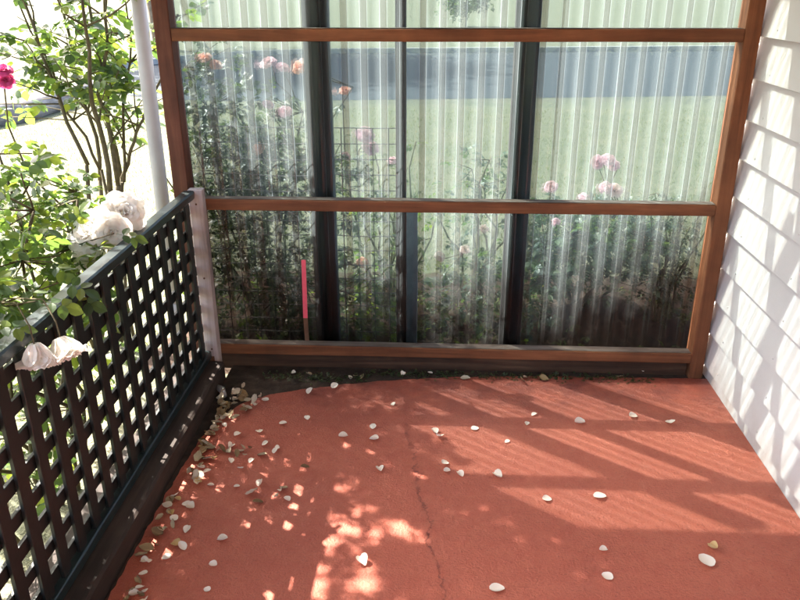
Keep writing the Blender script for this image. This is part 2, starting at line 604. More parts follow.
def bed_z(x, y):
    e = min(1.0, max(0.0, min((y - 3.05) / 0.15, (4.7 - y) / 0.5, (x + 1.5) / 0.3, (1.9 - x) / 0.3)))
    h = 0.012 + 0.03 * noise.noise(Vector((x * 4, y * 4, 1))) + 0.02 * noise.noise(Vector((x * 15, y * 15, 2)))
    h += 0.12 * math.exp(-((x - 0.85) / 0.35) ** 2 - ((y - 3.7) / 0.3) ** 2)
    return GZ - 0.02 + e * (0.035 + h)


tag(grid_sheet(-1.5, 1.9, 3.05, 4.7, 90, 46, bed_z).build("garden_bed", M_soil, smooth=True), kind="structure")

# street beyond the lawn, running a little askew to the house
RY0, RY1 = 12.2, 20.6


def road_pt(x, y):
    return (x, y + 0.12 * x)


b = MB()
arc = [(-2.6 + 4.2 * math.cos(a), (RY0 + RY1) / 2 + (RY1 - RY0) / 2 * math.sin(a)) for a in
       [math.pi / 2 + math.pi * k / 18 for k in range(19)]]
ring = [(90, RY0), (90, RY1)] + arc
b.add([(*road_pt(x, y), GZ + 0.004) for x, y in ring], [tuple(range(len(ring)))])
tag(b.build("road", M_asphalt), kind="structure")
b = MB()
prev = None
kline = [(90, RY1)] + arc[:10]
for (xa, ya), (xb, yb) in zip(kline[:-1], kline[1:]):
    cx, cy = 30, (RY0 + RY1) / 2
    A, B = Vector((*road_pt(xa, ya), 0)), Vector((*road_pt(xb, yb), 0))
    d = (B - A).normalized()
    nrm = Vector((d.y, -d.x, 0)) * 0.2
    if nrm.dot(A - Vector((*road_pt(max(-2.6, min(60, xa)), cy), 0))) < 0:
        nrm = -nrm
    vs = [A, B, B + nrm, A + nrm]
    top = [(p.x, p.y, GZ + 0.12) for p in vs]
    bot = [(p.x, p.y, GZ - 0.05) for p in vs]
    b.add(top + bot, [(0, 1, 2, 3), (0, 4, 5, 1), (2, 6, 7, 3)])
tag(b.build("road_kerb", M_kerb), kind="structure")

# ------------------------------------------------------------------ weatherboard wall
WX = 1.168
wall = thing("weatherboard_wall", "white painted weatherboard house wall along the right of the red floor", "wall", (WX, 1.0, 0))
b = MB()
Y0, Y1 = -2.6, 3.10
zb = 0.0584
edges = [zb + 0.15 * k for k in range(-1, 16)]
for k, ze in enumerate(edges):
    z0 = max(ze, -0.09)
    z1 = ze + 0.15 + 0.022
    rec = 0.029 * (z1 - z0) / 0.172
    dx = random.uniform(-0.0012, 0.0012)
    n = 24
    vs = []
    for i in range(n + 1):
        y = Y0 + (Y1 - Y0) * i / n
        wv = 0.0012 * noise.noise(Vector((k * 3.1, y * 1.2, 0))) + dx
        wz = 0.0012 * noise.noise(Vector((k * 5.7, y * 1.5, 9)))
        vs += [(WX + wv + 0.02, y, z0 + wz + 0.001), (WX + wv + 0.0018, y, z0 + wz), (WX + wv, y, z0 + wz + 0.002),
               (WX + wv + rec, y, z1), (WX + wv + rec + 0.018, y, z1)]
    fs = []
    for i in range(n):
        for q in range(4):
            fs.append((i * 5 + q, i * 5 + q + 1, (i + 1) * 5 + q + 1, (i + 1) * 5 + q))
    b.add(vs, fs)
    b.box(WX + 0.0293, WX + 0.0318, Y1 - 0.003, Y1, z0, z1)
b.box(WX + 0.045, WX + 0.2, Y0, Y1 - 0.004, -0.1, 2.46)
b.build("boards", M_wall, wall, (WX, 1.0, 0))
b = MB()
for k, ze in enumerate(edges[:11]):
    for y in (2.86, 2.41, 1.96, 1.51):
        yy, zz = y + random.uniform(-.012, .012), ze + 0.028
        b.tube([(WX + 0.004, yy, zz), (WX + 0.0015, yy, zz)], 0.0032, 8)
b.build("nail_heads", M_wall, wall, (WX, 1.0, 0))

# veranda roof over everything (keeps the floor in shade)
roof = thing("veranda_roof", "pale corrugated veranda roof spanning from the wall to the lattice side", "roof", (0, 0.3, 2.2))
b = MB()
n = 240
for sgn, zz in ((1, 2.25), (-1, 2.235)):
    vs = []
    for i in range(n + 1):
        x = -1.16 + 2.5 * i / n
        z = zz + 0.009 * math.sin(2 * math.pi * x / 0.076) + 0.05 * (x - 0.1) / 1.2
        vs += [(x, -2.6, z), (x, 3.14, z)]
    b.add(vs, [(2 * i, 2 * i + 2, 2 * i + 3, 2 * i + 1)[::sgn] for i in range(n)])
b.build("roof_sheet", M_roof, roof, (0, 0.3, 2.2))
b = MB()
b.box(-1.10, -1.03, -2.6, 2.975, 2.07, 2.16, 0.003)
b.build("beam", M_beam, roof, (0, 0.3, 2.2))
b = MB()
for y in (-1.9, -0.7, 0.5, 1.7):
    b.box(-1.02, 1.16, y, y + 0.045, 2.10, 2.17, 0.002)
b.build("rafters", M_beam, roof, (0, 0.3, 2.2))

# ------------------------------------------------------------------ timber and plastic screen
scr = thing("veranda_screen", "brown timber framed screen glazed with clear corrugated plastic across the end of the veranda",
            "screen", (0, YS, 0))
SB = (0, YS, 0)
o = None
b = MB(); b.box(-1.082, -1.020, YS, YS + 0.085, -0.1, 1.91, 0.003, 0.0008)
b.build("post", M_post_shaded, scr, SB)
b = MB(); b.box(1.105, 1.163, YS, YS + 0.085, -0.003, 1.91, 0.003, 0.0008)
b.build("post", M_post, scr, SB)
for z0, z1 in ((0.068, 0.115), (0.729, 0.775), (1.389, 1.435)):
    b = MB(); b.box(-1.018, 1.103, YS + 0.002, YS + 0.053, z0, z1, 0.003, 0.0009)
    rl = b.build("rail", M_rail, scr, SB)
    b = MB()   # dust and flaking finish on the ledge
    nn = 70
    vs = []
    for i in range(nn + 1):
        x = -1.016 + 2.117 * i / nn
        w_ = 0.006 + 0.003 * noise.noise(Vector((x * 11, z0 * 9, 0)))
        vs += [(x, YS + w_, z1 + 0.0016), (x, YS + 0.052, z1 + 0.0016)]
    b.add(vs, [(2 * i, 2 * i + 2, 2 * i + 3, 2 * i + 1) for i in range(nn)])
    dl = b.build("ledge_dust", M_ledge, rl, SB)
    dl.location = (0, 0, 0)
b = MB(); b.box(-1.10, 1.163, YS + 0.002, YS + 0.085, 1.912, 2.04, 0.003)
b.build("head_beam", M_rail, scr, SB)
for x0, x1 in ((-0.535, -0.432), (0.284, 0.378)):
    b = MB(); b.box(x0, x1, YS + 0.094, YS + 0.14, -0.1, 1.91, 0.003, 0.001)
    b.build("stud", M_stud, scr, SB)
b = MB(); b.box(-0.176, -0.134, YS + 0.094, YS + 0.14, -0.1, 1.91, 0.003, 0.001)
b.build("stud", M_stud, scr, SB)
b = MB(); b.box(-0.131, -0.085, YS + 0.097, YS + 0.103, -0.06, 0.74, 0.001, 0.004)
b.build("edge_strip", M_flash, scr, SB)
b = MB(); b.box(-1.018, 1.100, YS + 0.03, YS + 0.052, -0.02, 0.058, 0.003, 0.0015)
b.build("plinth_board", M_plinth, scr, SB)
# corrugated sheets: three lapped widths
ysheet = YS + 0.072
for x0, x1, off in ((-1.019, -0.46, 0.0), (-0.50, 0.36, 0.0022), (0.30, 1.104, 0.0)):
    b = MB()
    n = int((x1 - x0) / PITCH_X * 18)
    zs = [0.02 + 1.888 * k / 14 for k in range(15)]
    vs = []
    for z in zs:
        for i in range(n + 1):
            x = x0 + (x1 - x0) * i / n
            wob = 0.0015 * noise.noise(Vector((x * 3, z * 3, 4)))
            vs.append((x + 0.0025 * noise.noise(Vector((x * 2, z * 1.5, 7))), ysheet + off + wob + AMP * math.sin(2 * math.pi * x / PITCH_X), z))
    fs = [(j * (n + 1) + i, j * (n + 1) + i + 1, (j + 1) * (n + 1) + i + 1, (j + 1) * (n + 1) + i)
          for j in range(len(zs) - 1) for i in range(n)]
    b.add(vs, fs)
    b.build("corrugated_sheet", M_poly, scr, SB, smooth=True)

# ------------------------------------------------------------------ lattice fence
LX = -1.0
lat = thing("lattice_fence", "low dark green-black square lattice panel fence along the left edge of the floor", "fence", (LX, 1.5, 0.08))
LB = (LX, 1.5, 0.08)
LY0, LY1 = 0.0, 2.922
b = MB()
k = 0
y = 2.755
while y > LY0:
    w_ = 0.042 + random.uniform(-0.002, 0.002)
    b.box(LX + 0.001, LX + 0.012, y - w_ / 2, y + w_ / 2, 0.085, 0.80, 0.0012, 0.0006)
    y -= 0.0985
b.box(LX + 0.001, LX + 0.012, 2.832, 2.872, 0.085, 0.80, 0.0012, 0.0006)
b.build("upright_slats", M_lattice, lat, LB)
b = MB()
z = 0.745 + 0.087 * 0
zc = 0.746
while zc > 0.1:
    w_ = 0.039 + random.uniform(-0.002, 0.002)
    b.box(LX - 0.011, LX, LY0, LY1 - 0.004, zc - w_ / 2, zc + w_ / 2, 0.0012, 0.0006)
    zc -= 0.0872
b.build("level_slats", M_lattice, lat, LB)
b = MB(); b.box(LX - 0.022, LX + 0.024, LY0, LY1, 0.792, 0.826, 0.005, 0.0012)
b.build("top_rail", M_railpaint, lat, LB)
b = MB(); b.box(LX - 0.022, LX + 0.022, LY0, LY1, 0.077, 0.112, 0.004, 0.001)
b.build("bottom_rail", M_railpaint, lat, LB)
b = MB(); b.box(-1.004, -0.946, 2.924, 2.966, 0.0, 0.828, 0.0025, 0.001)
po = tag(b.build("end_post", M_grey, lat, LB), label="weathered pinkish grey timber end post")
b = MB(); b.box(-0.99, -0.966, 2.9215, 2.9235, 0.004, 0.085, 0.0005)
b.build("bracket", M_rust, po, LB).location = (0, 0, 0)
for z in (0.12, 0.45, 0.77):
    b = MB()
    b.tube([(-0.974, 2.9245, z), (-0.974, 2.9225, z)], 0.004, 8)
    b.build("nail", M_rust, po, LB).location = (0, 0, 0)

b = MB(); b.box(-1.10, -0.917, -0.4, 2.90, -0.1, 0.074, 0.008, 0.002)
tag(b.build("timber_sleeper", M_sleeper), "dark brown timber sleeper lying under the lattice fence", "sleeper")

# white pipe outside the screen
pipe = thing("drain_pipe", "white plastic downpipe standing just outside the left post of the screen", "pipe", (-1.18, 3.11, GZ))
b = MB(); b.tube([(-1.185, 3.11, GZ), (-1.18, 3.11, 1.2), (-1.17, 3.11, 2.2)], 0.030, 20)
b.build("pipe", M_pipe, pipe, (-1.18, 3.11, GZ), smooth=True)
b = MB(); b.tube([(-1.1837, 3.11, 0.18), (-1.1835, 3.11, 0.26)], 0.034, 20)
b.build("collar", M_pipe, pipe, (-1.18, 3.11, GZ), smooth=True)


# ------------------------------------------------------------------ leaves and flowers
def leaf_template(fine):
    if fine:
        rows = [(0.0, 0.0), (0.14, 0.2), (0.34, 0.33), (0.58, 0.34), (0.8, 0.2), (1.0, 0.0)]
    else:
        rows = [(0.0, 0.0), (0.42, 0.34), (1.0, 0.0)]
    v, f = [(0, 0, 0)], []
    idx = []
    for t, w_ in rows[1:-1]:
        i = len(v)
        droop = -0.16 * t * t
        v += [(t, -w_, droop + 0.10 * w_ * 3 * 0.4), (t, 0, droop), (t, w_, droop + 0.10 * w_ * 3 * 0.4)]
        idx.append(i)
    tip = len(v)
    v.append((1, 0, -0.16))
    i = idx[0]
    f += [(0, i, i + 1), (0, i + 1, i + 2)]
    for a, c in zip(idx[:-1], idx[1:]):
        f += [(a, c, c + 1, a + 1), (a + 1, c + 1, c + 2, a + 2)]
    i = idx[-1]
    f += [(i, tip, i + 1), (i + 1, tip, i + 2)]
    return np.array(v, float), f


def rot_axis(axis, ang):
    return np.array(Matrix.Rotation(ang, 3, axis))


def spray_template(fine, seed):
    """one compound rose leaf: five leaflets on a stalk, unit length about 1"""
    rr = random.Random(seed)
    lv, lf = leaf_template(fine)
    V, F = [], []

    def put(base, yaw, roll, tilt, s):
        M = rot_axis('Z', yaw) @ rot_axis('Y', tilt) @ rot_axis('X', roll)
        pv = (lv * s) @ M.T + np.array(base)
        o = sum(len(x) for x in V)
        V.append(pv)
        F.extend([tuple(i + o for i in q) for q in lf])

    for t, s in ((0.3, 0.42), (0.58, 0.48)):
        for sg in (-1, 1):
            put((t, 0, -0.06 * t), sg * R(rr.uniform(55, 80)), R(rr.uniform(-25, 25)), R(rr.uniform(-15, 20)), s * rr.uniform(0.85, 1.1))
    put((0.68, 0, -0.06), R(rr.uniform(-12, 12)), R(rr.uniform(-20, 20)), R(rr.uniform(0, 25)), 0.55 * rr.uniform(0.9, 1.1))
    o = sum(len(x) for x in V)
    V.append(np.array([(0, -0.008, 0), (0, 0.008, 0), (0.7, 0.006, -0.06), (0.7, -0.006, -0.06)]))
    F.append((o, o + 1, o + 2, o + 3))
    return np.concatenate(V), F


SPRAY_F = [spray_template(True, s) for s in range(6)]
SPRAY_C = [spray_template(False, s) for s in range(6)]


class Leaves:
    def __init__(self, fine=False):
        self.T = SPRAY_F if fine else SPRAY_C
        self.V, self.F, self.n = [], [], 0

    def add(self, p, d, size, up=None):
        v, f = random.choice(self.T)
        d = Vector(d).normalized()
        u = Vector(up) if up is not None else Vector((random.gauss(0, 0.5), random.gauss(0, 0.5), 1))
        s = u.cross(d)
        if s.length < 1e-3:
            s = Vector((1, 0, 0))
        s.normalize()
        u = d.cross(s)
        M = np.array((d, s, u)).T
        self.V.append((v * size) @ M.T + np.array(p))
        self.F.extend([tuple(i + self.n for i in q) for q in f])
        self.n += len(v)

    def build(self, name, mat, parent, base):
        mb = MB()
        mb.v = np.concatenate(self.V).tolist()
        mb.f = self.F
        return mb.build(name, mat, parent, base)


def bloom_mesh(name, mat, layers=5, seed=1, openness=1.0):
    """a full garden rose, unit radius about 1, facing +z"""
    rr = random.Random(seed)
    b = MB()
    if openness < 0.6:
        openness *= 0.85
    for L in range(layers):
        t = L / (layers - 1)
        n = 3 + int(4 * t)
        lean = (0.10 + 0.95 * t * openness)
        ln = 0.75 + 0.35 * t
        for k in range(n):
            a = 2 * math.pi * (k + 0.5 * (L % 2)) / n + rr.uniform(-0.25, 0.25)
            le = lean + rr.uniform(-0.12, 0.12)
            wd = (0.34 + 0.34 * t) * rr.uniform(0.9, 1.15)
            nu, nv = 5, 6
            vs = []
            for i in range(nu):
                u = i / (nu - 1)
                for j in range(nv):
                    vv = -1 + 2 * j / (nv - 1)
                    wdt = wd * math.sin(math.pi * (0.12 + 0.68 * u)) * (1 - 0.12 * u)
                    th = le * (0.25 + 0.75 * u) + 0.35 * t * u * u
                    r_ = 0.05 + 0.12 * t + ln * u * math.sin(th) - 0.22 * vv * vv * wd * 0.6
                    h_ = ln * u * math.cos(th) + 0.05 * math.sin(vv * 5 + k) * u - 0.10 * vv * vv * u * t
                    y_ = wdt * vv
                    vs.append((r_ * math.cos(a) - y_ * math.sin(a), r_ * math.sin(a) + y_ * math.cos(a), h_ - 0.3))
            fs = [(i * nv + j, i * nv + j + 1, (i + 1) * nv + j + 1, (i + 1) * nv + j) for i in range(nu - 1) for j in range(nv - 1)]
            b.add(vs, fs)
    me = bpy.data.meshes.new(name)
    me.from_pydata(b.v, [], b.f)
    me.materials.append(mat)
    me.polygons.foreach_set("use_smooth", [True] * len(me.polygons))
    me.update()
    return me


BL = {"white": [bloom_mesh("white_rose", M_pwhite, 6, 1), bloom_mesh("white_rose", M_pwhite, 6, 2, 0.8)],
      "cup": [bloom_mesh("white_rose", M_pwhite, 6, 11, 0.45), bloom_mesh("white_rose", M_pwhite, 6, 12, 0.5)],
      "blush": [bloom_mesh("blush_rose", M_pblush, 5, 3), bloom_mesh("blush_rose", M_pblush, 5, 4, 0.7)],
      "pink": [bloom_mesh("pink_rose", M_ppink, 5, 5), bloom_mesh("pink_rose", M_ppink, 5, 6, 0.8)],
      "coral": [bloom_mesh("coral_rose", M_pcoral, 4, 7)],
      "magenta": [bloom_mesh("deep_pink_rose", M_pmag, 5, 8)]}


def bloom(parent, kind, p, size, face=(0, 0, 1), label=None):
    o = bpy.data.objects.new("rose_bloom", random.choice(BL[kind]))
    COL.objects.link(o)
    o.parent = parent
    o.location = Vector(p) - parent.location
    q = Vector(face).normalized().to_track_quat('Z', 'Y')
    o.rotation_euler = (q.to_matrix() @ Matrix.Rotation(random.uniform(0, 6), 3, 'Z')).to_euler()
    o.scale = (size, size, size * (1.35 if kind == "cup" else random.uniform(0.85, 1.1)))
    if label:
        o["label"] = label
    return o


def wander(p0, p1, n=7, amp=0.03, arch=0.0):
    p0, p1 = Vector(p0), Vector(p1)
    L = (p1 - p0).length
    out = []
    ph = random.uniform(0, 50)
    for i in range(n):
        t = i / (n - 1)
        w_ = amp * L * math.sin(math.pi * min(1, t * 1.2) * 0.8)
        off = Vector((noise.noise(Vector((t * 3, ph, 0))), noise.noise(Vector((t * 3, ph, 5))), 0)) * w_ * 3
        out.append(p0.lerp(p1, t) + off + Vector((0, 0, arch * L * math.sin(math.pi * t))))
    return out


class Bush:
    def __init__(self, name, label, cat, base, leafmat, group=None, fine=False):
        self.o = thing(name, label, cat, base, group)
        self.base = Vector(base)
        self.stem = MB()
        self.lv = Leaves(fine)
        self.mat = leafmat
        self.nodes = []

    def cane(self, p0, p1, r0=0.01, r1=0.004, n=8, amp=0.03, arch=0.0, sides=7):
        pts = wander(p0, p1, n, amp, arch)
        self.stem.tube(pts, [r0 + (r1 - r0) * i / (n - 1) for i in range(n)], sides)
        self.nodes += pts[2:]
        return pts

    def twig_to(self, p, r=0.002):
        p = Vector(p)
        if not self.nodes:
            return
        below = [q for q in self.nodes if q.z < p.z + 0.05] or self.nodes
        q = min(below, key=lambda q: (q - p).length)
        self.stem.tube(wander(q, p, 4, 0.06), [r * 1.6, r * 1.3, r * 1.1, r], 4)

    def cloud(self, c, rad, n, size, twigs=0.25, keep=None, shell=0.0):
        c, rad = Vector(c), Vector(rad)
        for _ in range(n):
            while True:
                q = Vector((random.uniform(-1, 1), random.uniform(-1, 1), random.uniform(-1, 1)))
                if shell < q.length <= 1:
                    break
            p = c + Vector((q.x * rad.x, q.y * rad.y, q.z * rad.z))
            if keep and not keep(p):
                continue
            d = Vector((q.x + random.gauss(0, 0.6), q.y + random.gauss(0, 0.6), q.z * 0.4 + random.gauss(-0.1, 0.4)))
            self.lv.add(p, d, size * random.uniform(0.7, 1.25))
            if random.random() < twigs:
                self.twig_to(p)

    def along(self, pts, n, size, t0=0.3):
        for _ in range(n):
            t = random.uniform(t0, 0.999) * (len(pts) - 1)
            i = int(t)
            p = pts[i].lerp(pts[i + 1], t - i)
            d = Vector((random.gauss(0, 1), random.gauss(0, 1), random.gauss(0.2, 0.5)))
            self.lv.add(p, d, size * random.uniform(0.7, 1.2))

    def done(self):
        if self.stem.v:
            self.stem.build("canes", M_bark, self.o, self.base, smooth=True)
        if self.lv.V:
            self.lv.build("foliage", self.mat, self.o, self.base)


def shadow_xy(p):
    return (p.x - SUNV.x * p.z, p.y - SUNV.y * p.z)


# sun flecks that reach the floor between the rose leaves (photo px centre, radius in metres)
FLECKS = []
for px, py, r_ in ((394, 526, .010), (402, 531, .013), (410, 535, .013), (419, 540, .010), (372, 534, .008), (380, 540, .010), (376, 552, .006),
                   (361, 574, .010), (369, 580, .012), (366, 591, .012), (372, 596, .014), (374, 585, .008), (318, 578, .012), (312, 597, .014), (300, 590, .010), (300, 460, .014), (299, 512, .016),
                   (330, 481, .012), (341, 489, .014), (358, 506, .016), (375, 515, .013), (350, 520, .013), (267, 483, .02),
                   (247, 532, .018), (272, 586, .022), (235, 528, .014), (279, 494, .013), (333, 484, .01), (209, 589, .02), (210, 460, .022), (241, 426, .02), (231, 418, .02), (176, 501, .018), (185, 484, .016), (194, 469, .016),
                   (201, 479, .016), (145, 556, .02), (187, 534, .018), (167, 544, .014), (220, 490, .01), (246, 532, .012), (196, 545, .014),
                   (156, 567, .014), (169, 570, .012), (187, 567, .012), (215, 445, .012), (224, 440, .012),
                   (293, 445, .012), (262, 446, .012), (345, 532, .012), (335, 592, .02)):
    q = on_z(px, py)
    FLECKS.append((q.x, q.y, r_ * 0.9))
for _ in range(34):
    fx, fy = random.uniform(-.84, -.12), random.uniform(1.42, 2.45)
    FLECKS.append((fx, fy, random.uniform(.003, .012)))


def in_fleck(p, grow=0.032):
    sx_, sy_ = shadow_xy(p)
    return any((sx_ - a) ** 2 + (sy_ - c) ** 2 < (r_ + grow) ** 2 for a, c, r_ in FLECKS)


# --- tall pruned rose behind the pipe at the far left (canes seen against the bright lawn)
base = Vector((-1.62, 3.45, GZ))
tall = Bush("rose_bush", "tall open rose bush with brown canes on the lawn left of the white pipe", "rose bush",
            base, M_leaf, fine=True)
C = lambda px, py, y: on_y(px, py, y)
canes = [((110, 190), (85, 0), .013, .006), ((100, 180), (60, 0), .010, .006), ((121, 182), (100, 60), .014, .008),
         ((88, 165), (15, -20), .009, .005), ((118, 185), (104, -10), .011, .006), ((122, 178), (143, 118), .009, .006),
         ((100, 170), (30, 30), .007, .004), ((124, 182), (128, 20), .008, .004)]
for a, c, r0, r1 in canes:
    yy = 3.3 + random.uniform(-0.12, 0.2)
    p1, p2 = C(*a, yy), C(*c, yy + random.uniform(-0.15, 0.15))
    foot = base + Vector((random.uniform(-.1, .1), random.uniform(-.1, .1), 0))
    tall.stem.tube(wander(foot, p1, 5, 0.02), [r0 * 1.25] * 4 + [r0], 8)
    pts = tall.cane(p1, p2, r0, r1, 9, 0.035, 0, 8)
    ext = tall.cane(p2, p2 + (p2 - p1).normalized() * random.uniform(0.3, 0.6), r1, r1 * .6, 5, 0.04)
    for _ in range(5):
        t = random.uniform(0.3, 1) * (len(pts) - 1)
        q = pts[int(t)]
        e = q + Vector((random.gauss(0, .16), random.gauss(0, .16), random.uniform(.08, .3)))
        tw = tall.cane(q, e, .0045, .002, 5, 0.08, 0, 5)
        tall.along(tw, 5, 0.085, 0.3)
    tall.along(ext, 8, 0.09, 0.1)
for px, py, s, n in ((55, 25, .16, 18), (100, 35, .15, 22), (95, 85, .10, 12), (30, 60, .15, 14), (15, 110, .10, 6), (75, 60, .12, 12), (125, 30, .1, 10)):
    tall.cloud(C(px, py, 3.3), (s, .22, s), n, 0.095, 0.6, lambda p: not in_fleck(p, 0.02))
pk = C(3, 70, 2.6)
bloom(tall.o, "magenta", pk, 0.028, (0.3, -0.5, 1))
bloom(tall.o, "magenta", pk + Vector((0.0, 0.0, -0.034)), 0.026, (0.5, -0.7, 0.5))
tall.stem.tube(wander(base + Vector((-0.1, -.1, 0.0)), pk, 8, 0.04), [.009, .008, .007, .006, .005, .004, .003, .0025], 6)
tall.done()

# --- white rose growing along the outside of the lattice, hanging over its rail
base = Vector((-1.32, 2.15, GZ))
wr = Bush("rose_bush", "white rose bush growing outside the lattice with blooms leaning over its top rail", "rose bush", base, M_leaf, fine=True)
for tx, ty, tz in ((-1.12, 2.35, .95), (-1.18, 2.0, 1.0), (-1.15, 1.7, .95), (-1.3, 2.6, .9), (-1.35, 1.8, 1.15), (-1.2, 1.5, .95), (-1.35, 2.3, 1.1),
                   (-1.5, 2.1, 1.0), (-1.25, 1.35, .9)):
    pts = wr.cane(base + Vector((random.uniform(-.06, .06), random.uniform(-.25, .25), 0)), (tx, ty, tz), .008, .004, 8, .05)
    wr.along(pts, 10, .085, .35)


def clear_of_lattice(p):
    if p.x > LX - 0.05 or in_fleck(p, 0.02):
        return False
    a, c = shadow_xy(p)
    return not any((a - u) ** 2 + (c - v) ** 2 < .1 ** 2 for u, v in ((-.37, 1.86), (-.33, 1.7), (-.38, 1.6), (-.38, 2.0), (-.36, 1.45)))


for c, rad, n in (((-1.25, 1.8, .98), (.22, .42, .24), 130), ((-1.2, 2.1, .75), (.16, .4, .25), 70), ((-1.22, 1.45, .85), (.15, .3, .24), 60),
                  ((-1.35, 2.3, .35), (.28, .65, .3), 60), ((-1.4, 1.6, .3), (.3, .4, .3), 40)):
    wr.cloud(c, rad, int(n * 1.5), .075, .35, clear_of_lattice)
for px, py, yy, n in ((25, 215, 2.3, 70), (60, 200, 2.5, 50), (15, 285, 2.0, 70), (60, 270, 2.2, 50), (10, 180, 2.4, 40)):
    wr.cloud(on_y(px, py, yy), (.14, .18, .13), n, .07, .4, clear_of_lattice)
wr.cloud((-1.3, 2.0, .35), (.2, .7, .3), 90, .075, .3, clear_of_lattice)
# leaves that lean over the rail
for px, py, x in ((132, 240, -.95), (82, 290, -.95), (62, 308, -.95), (88, 305, -.96), (15, 335, -.97), (70, 270, -1.03)):
    d_ = ray(px, py)
    p = CAMP + d_ * ((x - CAMP.x) / d_.x)
    wr.lv.add(p + Vector((-.05, 0, .02)), (0.8, random.uniform(-.5, .5), -.25), .085, (0.3, -.4, 1))
    wr.twig_to(p + Vector((-.06, 0, .02)))
for px, py, x, s, fc in ((36, 352, -.945, .044, (.1, -.15, -1)), (62, 346, -.93, .046, (.45, -.3, -.85)),
                         (98, 224, -1.10, .062, (.3, -.5, .8)), (124, 212, -1.05, .066, (.5, -.6, .5)), (112, 232, -1.05, .055, (.5, -.7, .2)),
                         (86, 236, -1.12, .05, (0, -.5, .8)), (90, 258, -1.10, .045, (.2, -.6, .7)), (133, 228, -1.03, .046, (.7, -.5, .2))):
    d_ = ray(px, py)
    p = CAMP + d_ * ((x - CAMP.x) / d_.x)
    bloom(wr.o, "cup" if py > 300 else "white", p, s * (1.15 if py > 300 else 1.0), fc)
    if py > 300:
        top = p + Vector((-.06, .06, .1))
        wr.stem.tube([p + Vector((0, 0, .012)), p + Vector((-.012, .015, .06)), top, top + Vector((-.12, .05, -.02))], .0022, 5)
    else:
        wr.twig_to(p - Vector(fc).normalized() * .02, .003)
wr.done()

# --- climbing rose added overhead, out of view: leaves placed to shade the floor
base = Vector((-2.3, 2.7, GZ))
cl = Bush("shade_climber", "unseen climbing rose added beyond the lattice to shade the floor", "rose bush", base, M_leaf)
for tx, ty, tz in ((-1.7, 2.6, 2.3), (-1.9, 3.1, 2.5), (-2.1, 2.1, 2.5), (-1.6, 3.4, 2.2), (-2.3, 2.6, 2.8), (-1.75, 2.0, 2.3)):
    mid = Vector((-2.3, 2.7, 1.75)) + Vector((random.uniform(-.1, .1), random.uniform(-.2, .2), 0))
    cl.stem.tube(wander(base, mid, 6, .02), [.02, .018, .016, .015, .014, .013], 8)
    cl.cane(mid, (tx, ty, tz), .012, .005, 7, .05)


def post_line(y):
    return -1.02 + (SUNV.x / -SUNV.y) * (2.98 - y)


made = tries = 0
while made < 7500 and tries < 200000:
    tries += 1
    sx_ = random.uniform(-0.88, 0.66)
    sy_ = random.uniform(0.7, 2.68)
    if sx_ > post_line(sy_) - 0.06:
        continue
    if sx_ < -0.2 and sy_ < 1.3:
        continue
    if sx_ < -0.33 and (sy_ < 1.42 or random.random() > 0.5):
        continue
    zz = random.uniform(1.74, 2.75)
    p = Vector((sx_ + SUNV.x * zz, sy_ + SUNV.y * zz, zz))
    if in_fleck(p):
        continue
    if -0.56 < sx_ < -0.31 and 1.45 < sy_ < 2.12:
        continue
    cl.lv.add(p, (random.gauss(0, 1), random.gauss(0, 1), random.gauss(-.2, .4)), .062 * random.uniform(.75, 1.2))
    made += 1
cl.done()

# --- roses behind the screen
def garden_rose(label, cx, cy, h, spread, ncane, clouds, blooms, mat, leafs=.075):
    base = Vector((cx, cy, GZ))
    bu = Bush("rose_bush", label, "rose bush", base, mat)
    for k in range(ncane):
        a = random.uniform(0, 6.28)
        rr_ = spread * random.uniform(.3, 1)
        tip = base + Vector((math.cos(a) * rr_, math.sin(a) * rr_ * .6, h * random.uniform(.6, 1)))
        tip.y = max(tip.y, 3.24)
        pts = bu.cane(base + Vector((random.uniform(-.05, .05), random.uniform(-.04, .04), 0)), tip, .009, .003, 8, .05)
        bu.along(pts, 7, leafs, .35)
    keep = lambda p: p.y > 3.2 and p.z > bed_z(p.x, p.y) + .02
    for c, rad, n in clouds:
        bu.cloud(c, rad, n, leafs, .3, keep)
    for kind, p, s in blooms:
        p = Vector(p)
        bloom(bu.o, kind, p, s * .85, (random.uniform(-.4, .4), random.uniform(-.9, -.2), random.uniform(.4, 1)))
        bu.twig_to(p - Vector((0, 0, .02)), .0025)
    bu.done()
    return bu


B3 = lambda px, py, y=3.5: tuple(on_y(px, py, y))
garden_rose("dense dark rose bush with coral blooms behind the left screen panels", -0.92, 3.62, 1.35, .5, 12,
            [((-.95, 3.6, .35), (.42, .3, .4), 420), ((-.6, 3.55, .1), (.35, .25, .25), 160), ((-1.03, 3.6, .95), (.16, .2, .45), 260), ((-.85, 3.65, .85), (.25, .25, .3), 170), ((-.75, 3.65, .75), (.36, .25, .25), 110),
             ((-.5, 3.6, .55), (.22, .22, .3), 60)],
            [("coral", B3(204, 57), .035), ("coral", B3(216, 64), .03), ("coral", B3(258, 148), .032),
             ("pink", B3(268, 62), .04), ("pink", B3(283, 68), .035), ("coral", B3(300, 66), .04), ("blush", B3(305, 62), .03),
             ("pink", B3(285, 112), .035), ("pink", B3(268, 105), .03), ("blush", B3(320, 120), .03)], M_leafdark)
garden_rose("thin rose bush with pale pink blooms behind the wire mesh in the middle panel", -.25, 3.75, .95, .35, 8,
            [((-.3, 3.7, .35), (.28, .25, .3), 60), ((-.25, 3.6, .05), (.32, .25, .2), 170)],
            [("pink", B3(365, 135, 3.7), .05), ("pink", B3(370, 148, 3.7), .045), ("pink", B3(345, 155, 3.7), .03), ("coral", B3(345, 90, 3.7), .03),
             ("pink", B3(393, 160, 3.7), .03), ("coral", B3(362, 262, 3.7), .03)], M_leaf)
